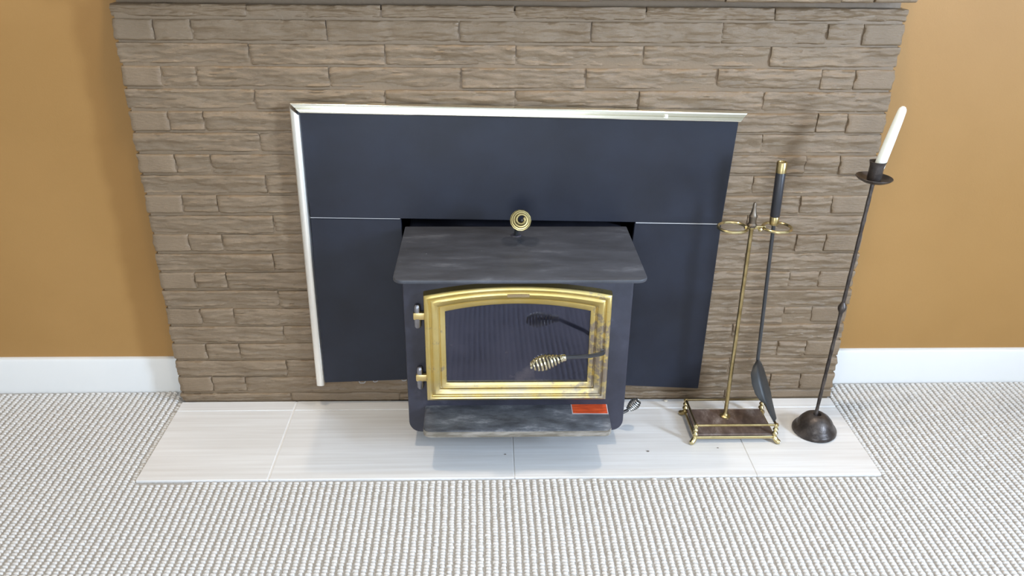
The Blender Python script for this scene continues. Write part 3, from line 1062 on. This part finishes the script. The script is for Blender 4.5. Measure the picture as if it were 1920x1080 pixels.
for k in range(len(border)):
    p, q = border[k], border[(k + 1) % len(border)]
    fs.append((p, q, q + R * Cn, p + R * Cn))
mesh_from('pan', vs, fs, M_pan, shovel, angle=0.9)

# ------------------------------------------------------------------ candlestick and candle
cs = empty('candlestick')
tag(cs, 'tall dark iron candlestick with domed round base on the hearth', 'candlestick')
bx, by = 0.8110, -0.1620
m = MB(); m.lathe([(0.0, 0.0), (0.055, 0.0), (0.0575, 0.003), (0.0575, 0.008), (0.0545, 0.0135), (0.0500, 0.0165), (0.0470, 0.0235), (0.0415, 0.034), (0.0330, 0.0445),
                   (0.0225, 0.0520), (0.0150, 0.0545), (0.0105, 0.0535), (0.0085, 0.0480), (0.0, 0.0470)], (bx, by, 0), seg=40,
                  wobble=lambda a_, h: 0.012 * math.sin(3 * a_ + h * 60))
m.build('base', M_bronze, cs)
st0, st1 = Vector((0.8065, -0.163, 0.046)), Vector((0.8335, -0.165, 0.700))
ax = (st1 - st0).normalized()
m = MB()
pts, rad = [], []
for k in range(41):
    pts.append(st0.lerp(st1, k / 40)); rad.append(0.0046 + 0.0004 * math.sin(k * 2.1))
m.tube(pts, rad, 10)
m.build('stem', M_bronze, cs)
m = MB()
m.lathe([(0.0044, -0.016), (0.0066, -0.011), (0.0098, -0.005), (0.0105, 0.0), (0.0098, 0.005), (0.0066, 0.011), (0.0044, 0.016)], st0.lerp(st1, 0.495), ax, seg=16)
m.build('knot', M_bronze, cs)
m = MB()
m.lathe([(0.0, -0.004), (0.010, -0.004), (0.026, -0.002), (0.0375, 0.004), (0.0420, 0.0085), (0.0412, 0.0098), (0.0365, 0.006), (0.0255, 0.0005), (0.010, -0.001), (0.0, -0.001)], st1, ax, seg=36)
m.build('drip_pan', M_bronze, cs)
m = MB()
m.lathe([(0.0, 0.0), (0.0150, 0.0), (0.0160, 0.004), (0.0160, 0.034), (0.0185, 0.0435), (0.0195, 0.0455), (0.0180, 0.0460), (0.0148, 0.0380), (0.0145, 0.010), (0.0, 0.010)], st1 + ax * 0.001, ax, seg=28)
m.build('cup', M_bronze, cs)
cb0 = st1 + ax * 0.014 + Vector((0.002, 0, 0))
cb1 = Vector((0.8680, -0.166, 0.8740))
cax = (cb1 - cb0); CLn = cax.length
m = MB()
m.lathe([(0.0118, 0.0), (0.0122, CLn * 0.2), (0.0116, CLn * 0.5), (0.0102, CLn * 0.8), (0.0092, CLn * 0.93), (0.0078, CLn * 0.965), (0.0045, CLn * 0.992), (0.0, CLn)], cb0, cax, seg=24)
cd = m.build('candle', M_wax)
tag(cd, 'white taper candle leaning in the iron candlestick cup', 'candle')

# ------------------------------------------------------------------ crumbs
def crumb(x, y, z, s, material, label, name='debris_crumb'):
    bm = bmesh.new()
    bmesh.ops.create_icosphere(bm, subdivisions=2, radius=1.0)
    for v_ in bm.verts:
        d = 1 + 0.45 * noise.noise(v_.co * 1.7 + Vector((x * 50, y * 50, 0)))
        v_.co = Vector((v_.co.x * s * 1.6 * d + x, v_.co.y * s * d + y, max(v_.co.z, -0.55) * s * 0.6 * d + z))
    zmin = min(v_.co.z for v_ in bm.verts)
    for v_ in bm.verts: v_.co.z += z - zmin
    me = bpy.data.meshes.new(name); bm.to_mesh(me); bm.free()
    o = new_obj(name, me, material)
    tag(o, label, 'debris')


crumb(0.349, -0.247, 0.0, 0.0024, M_crumb, 'dark ash crumb on the hearth between stove and tool stand')
crumb(0.533, -0.235, 0.0, 0.0016, M_crumb, 'tiny dark crumb on the hearth in front of the tool stand')
crumb(-0.018, -0.255, 0.0, 0.0016, M_crumb, 'tiny dark crumb on the hearth just below the ash lip')
crumb(0.440, -0.013, 0.0, 0.0040, M_crumb_pale, 'pale mortar crumb at the brick foot below the black panel')
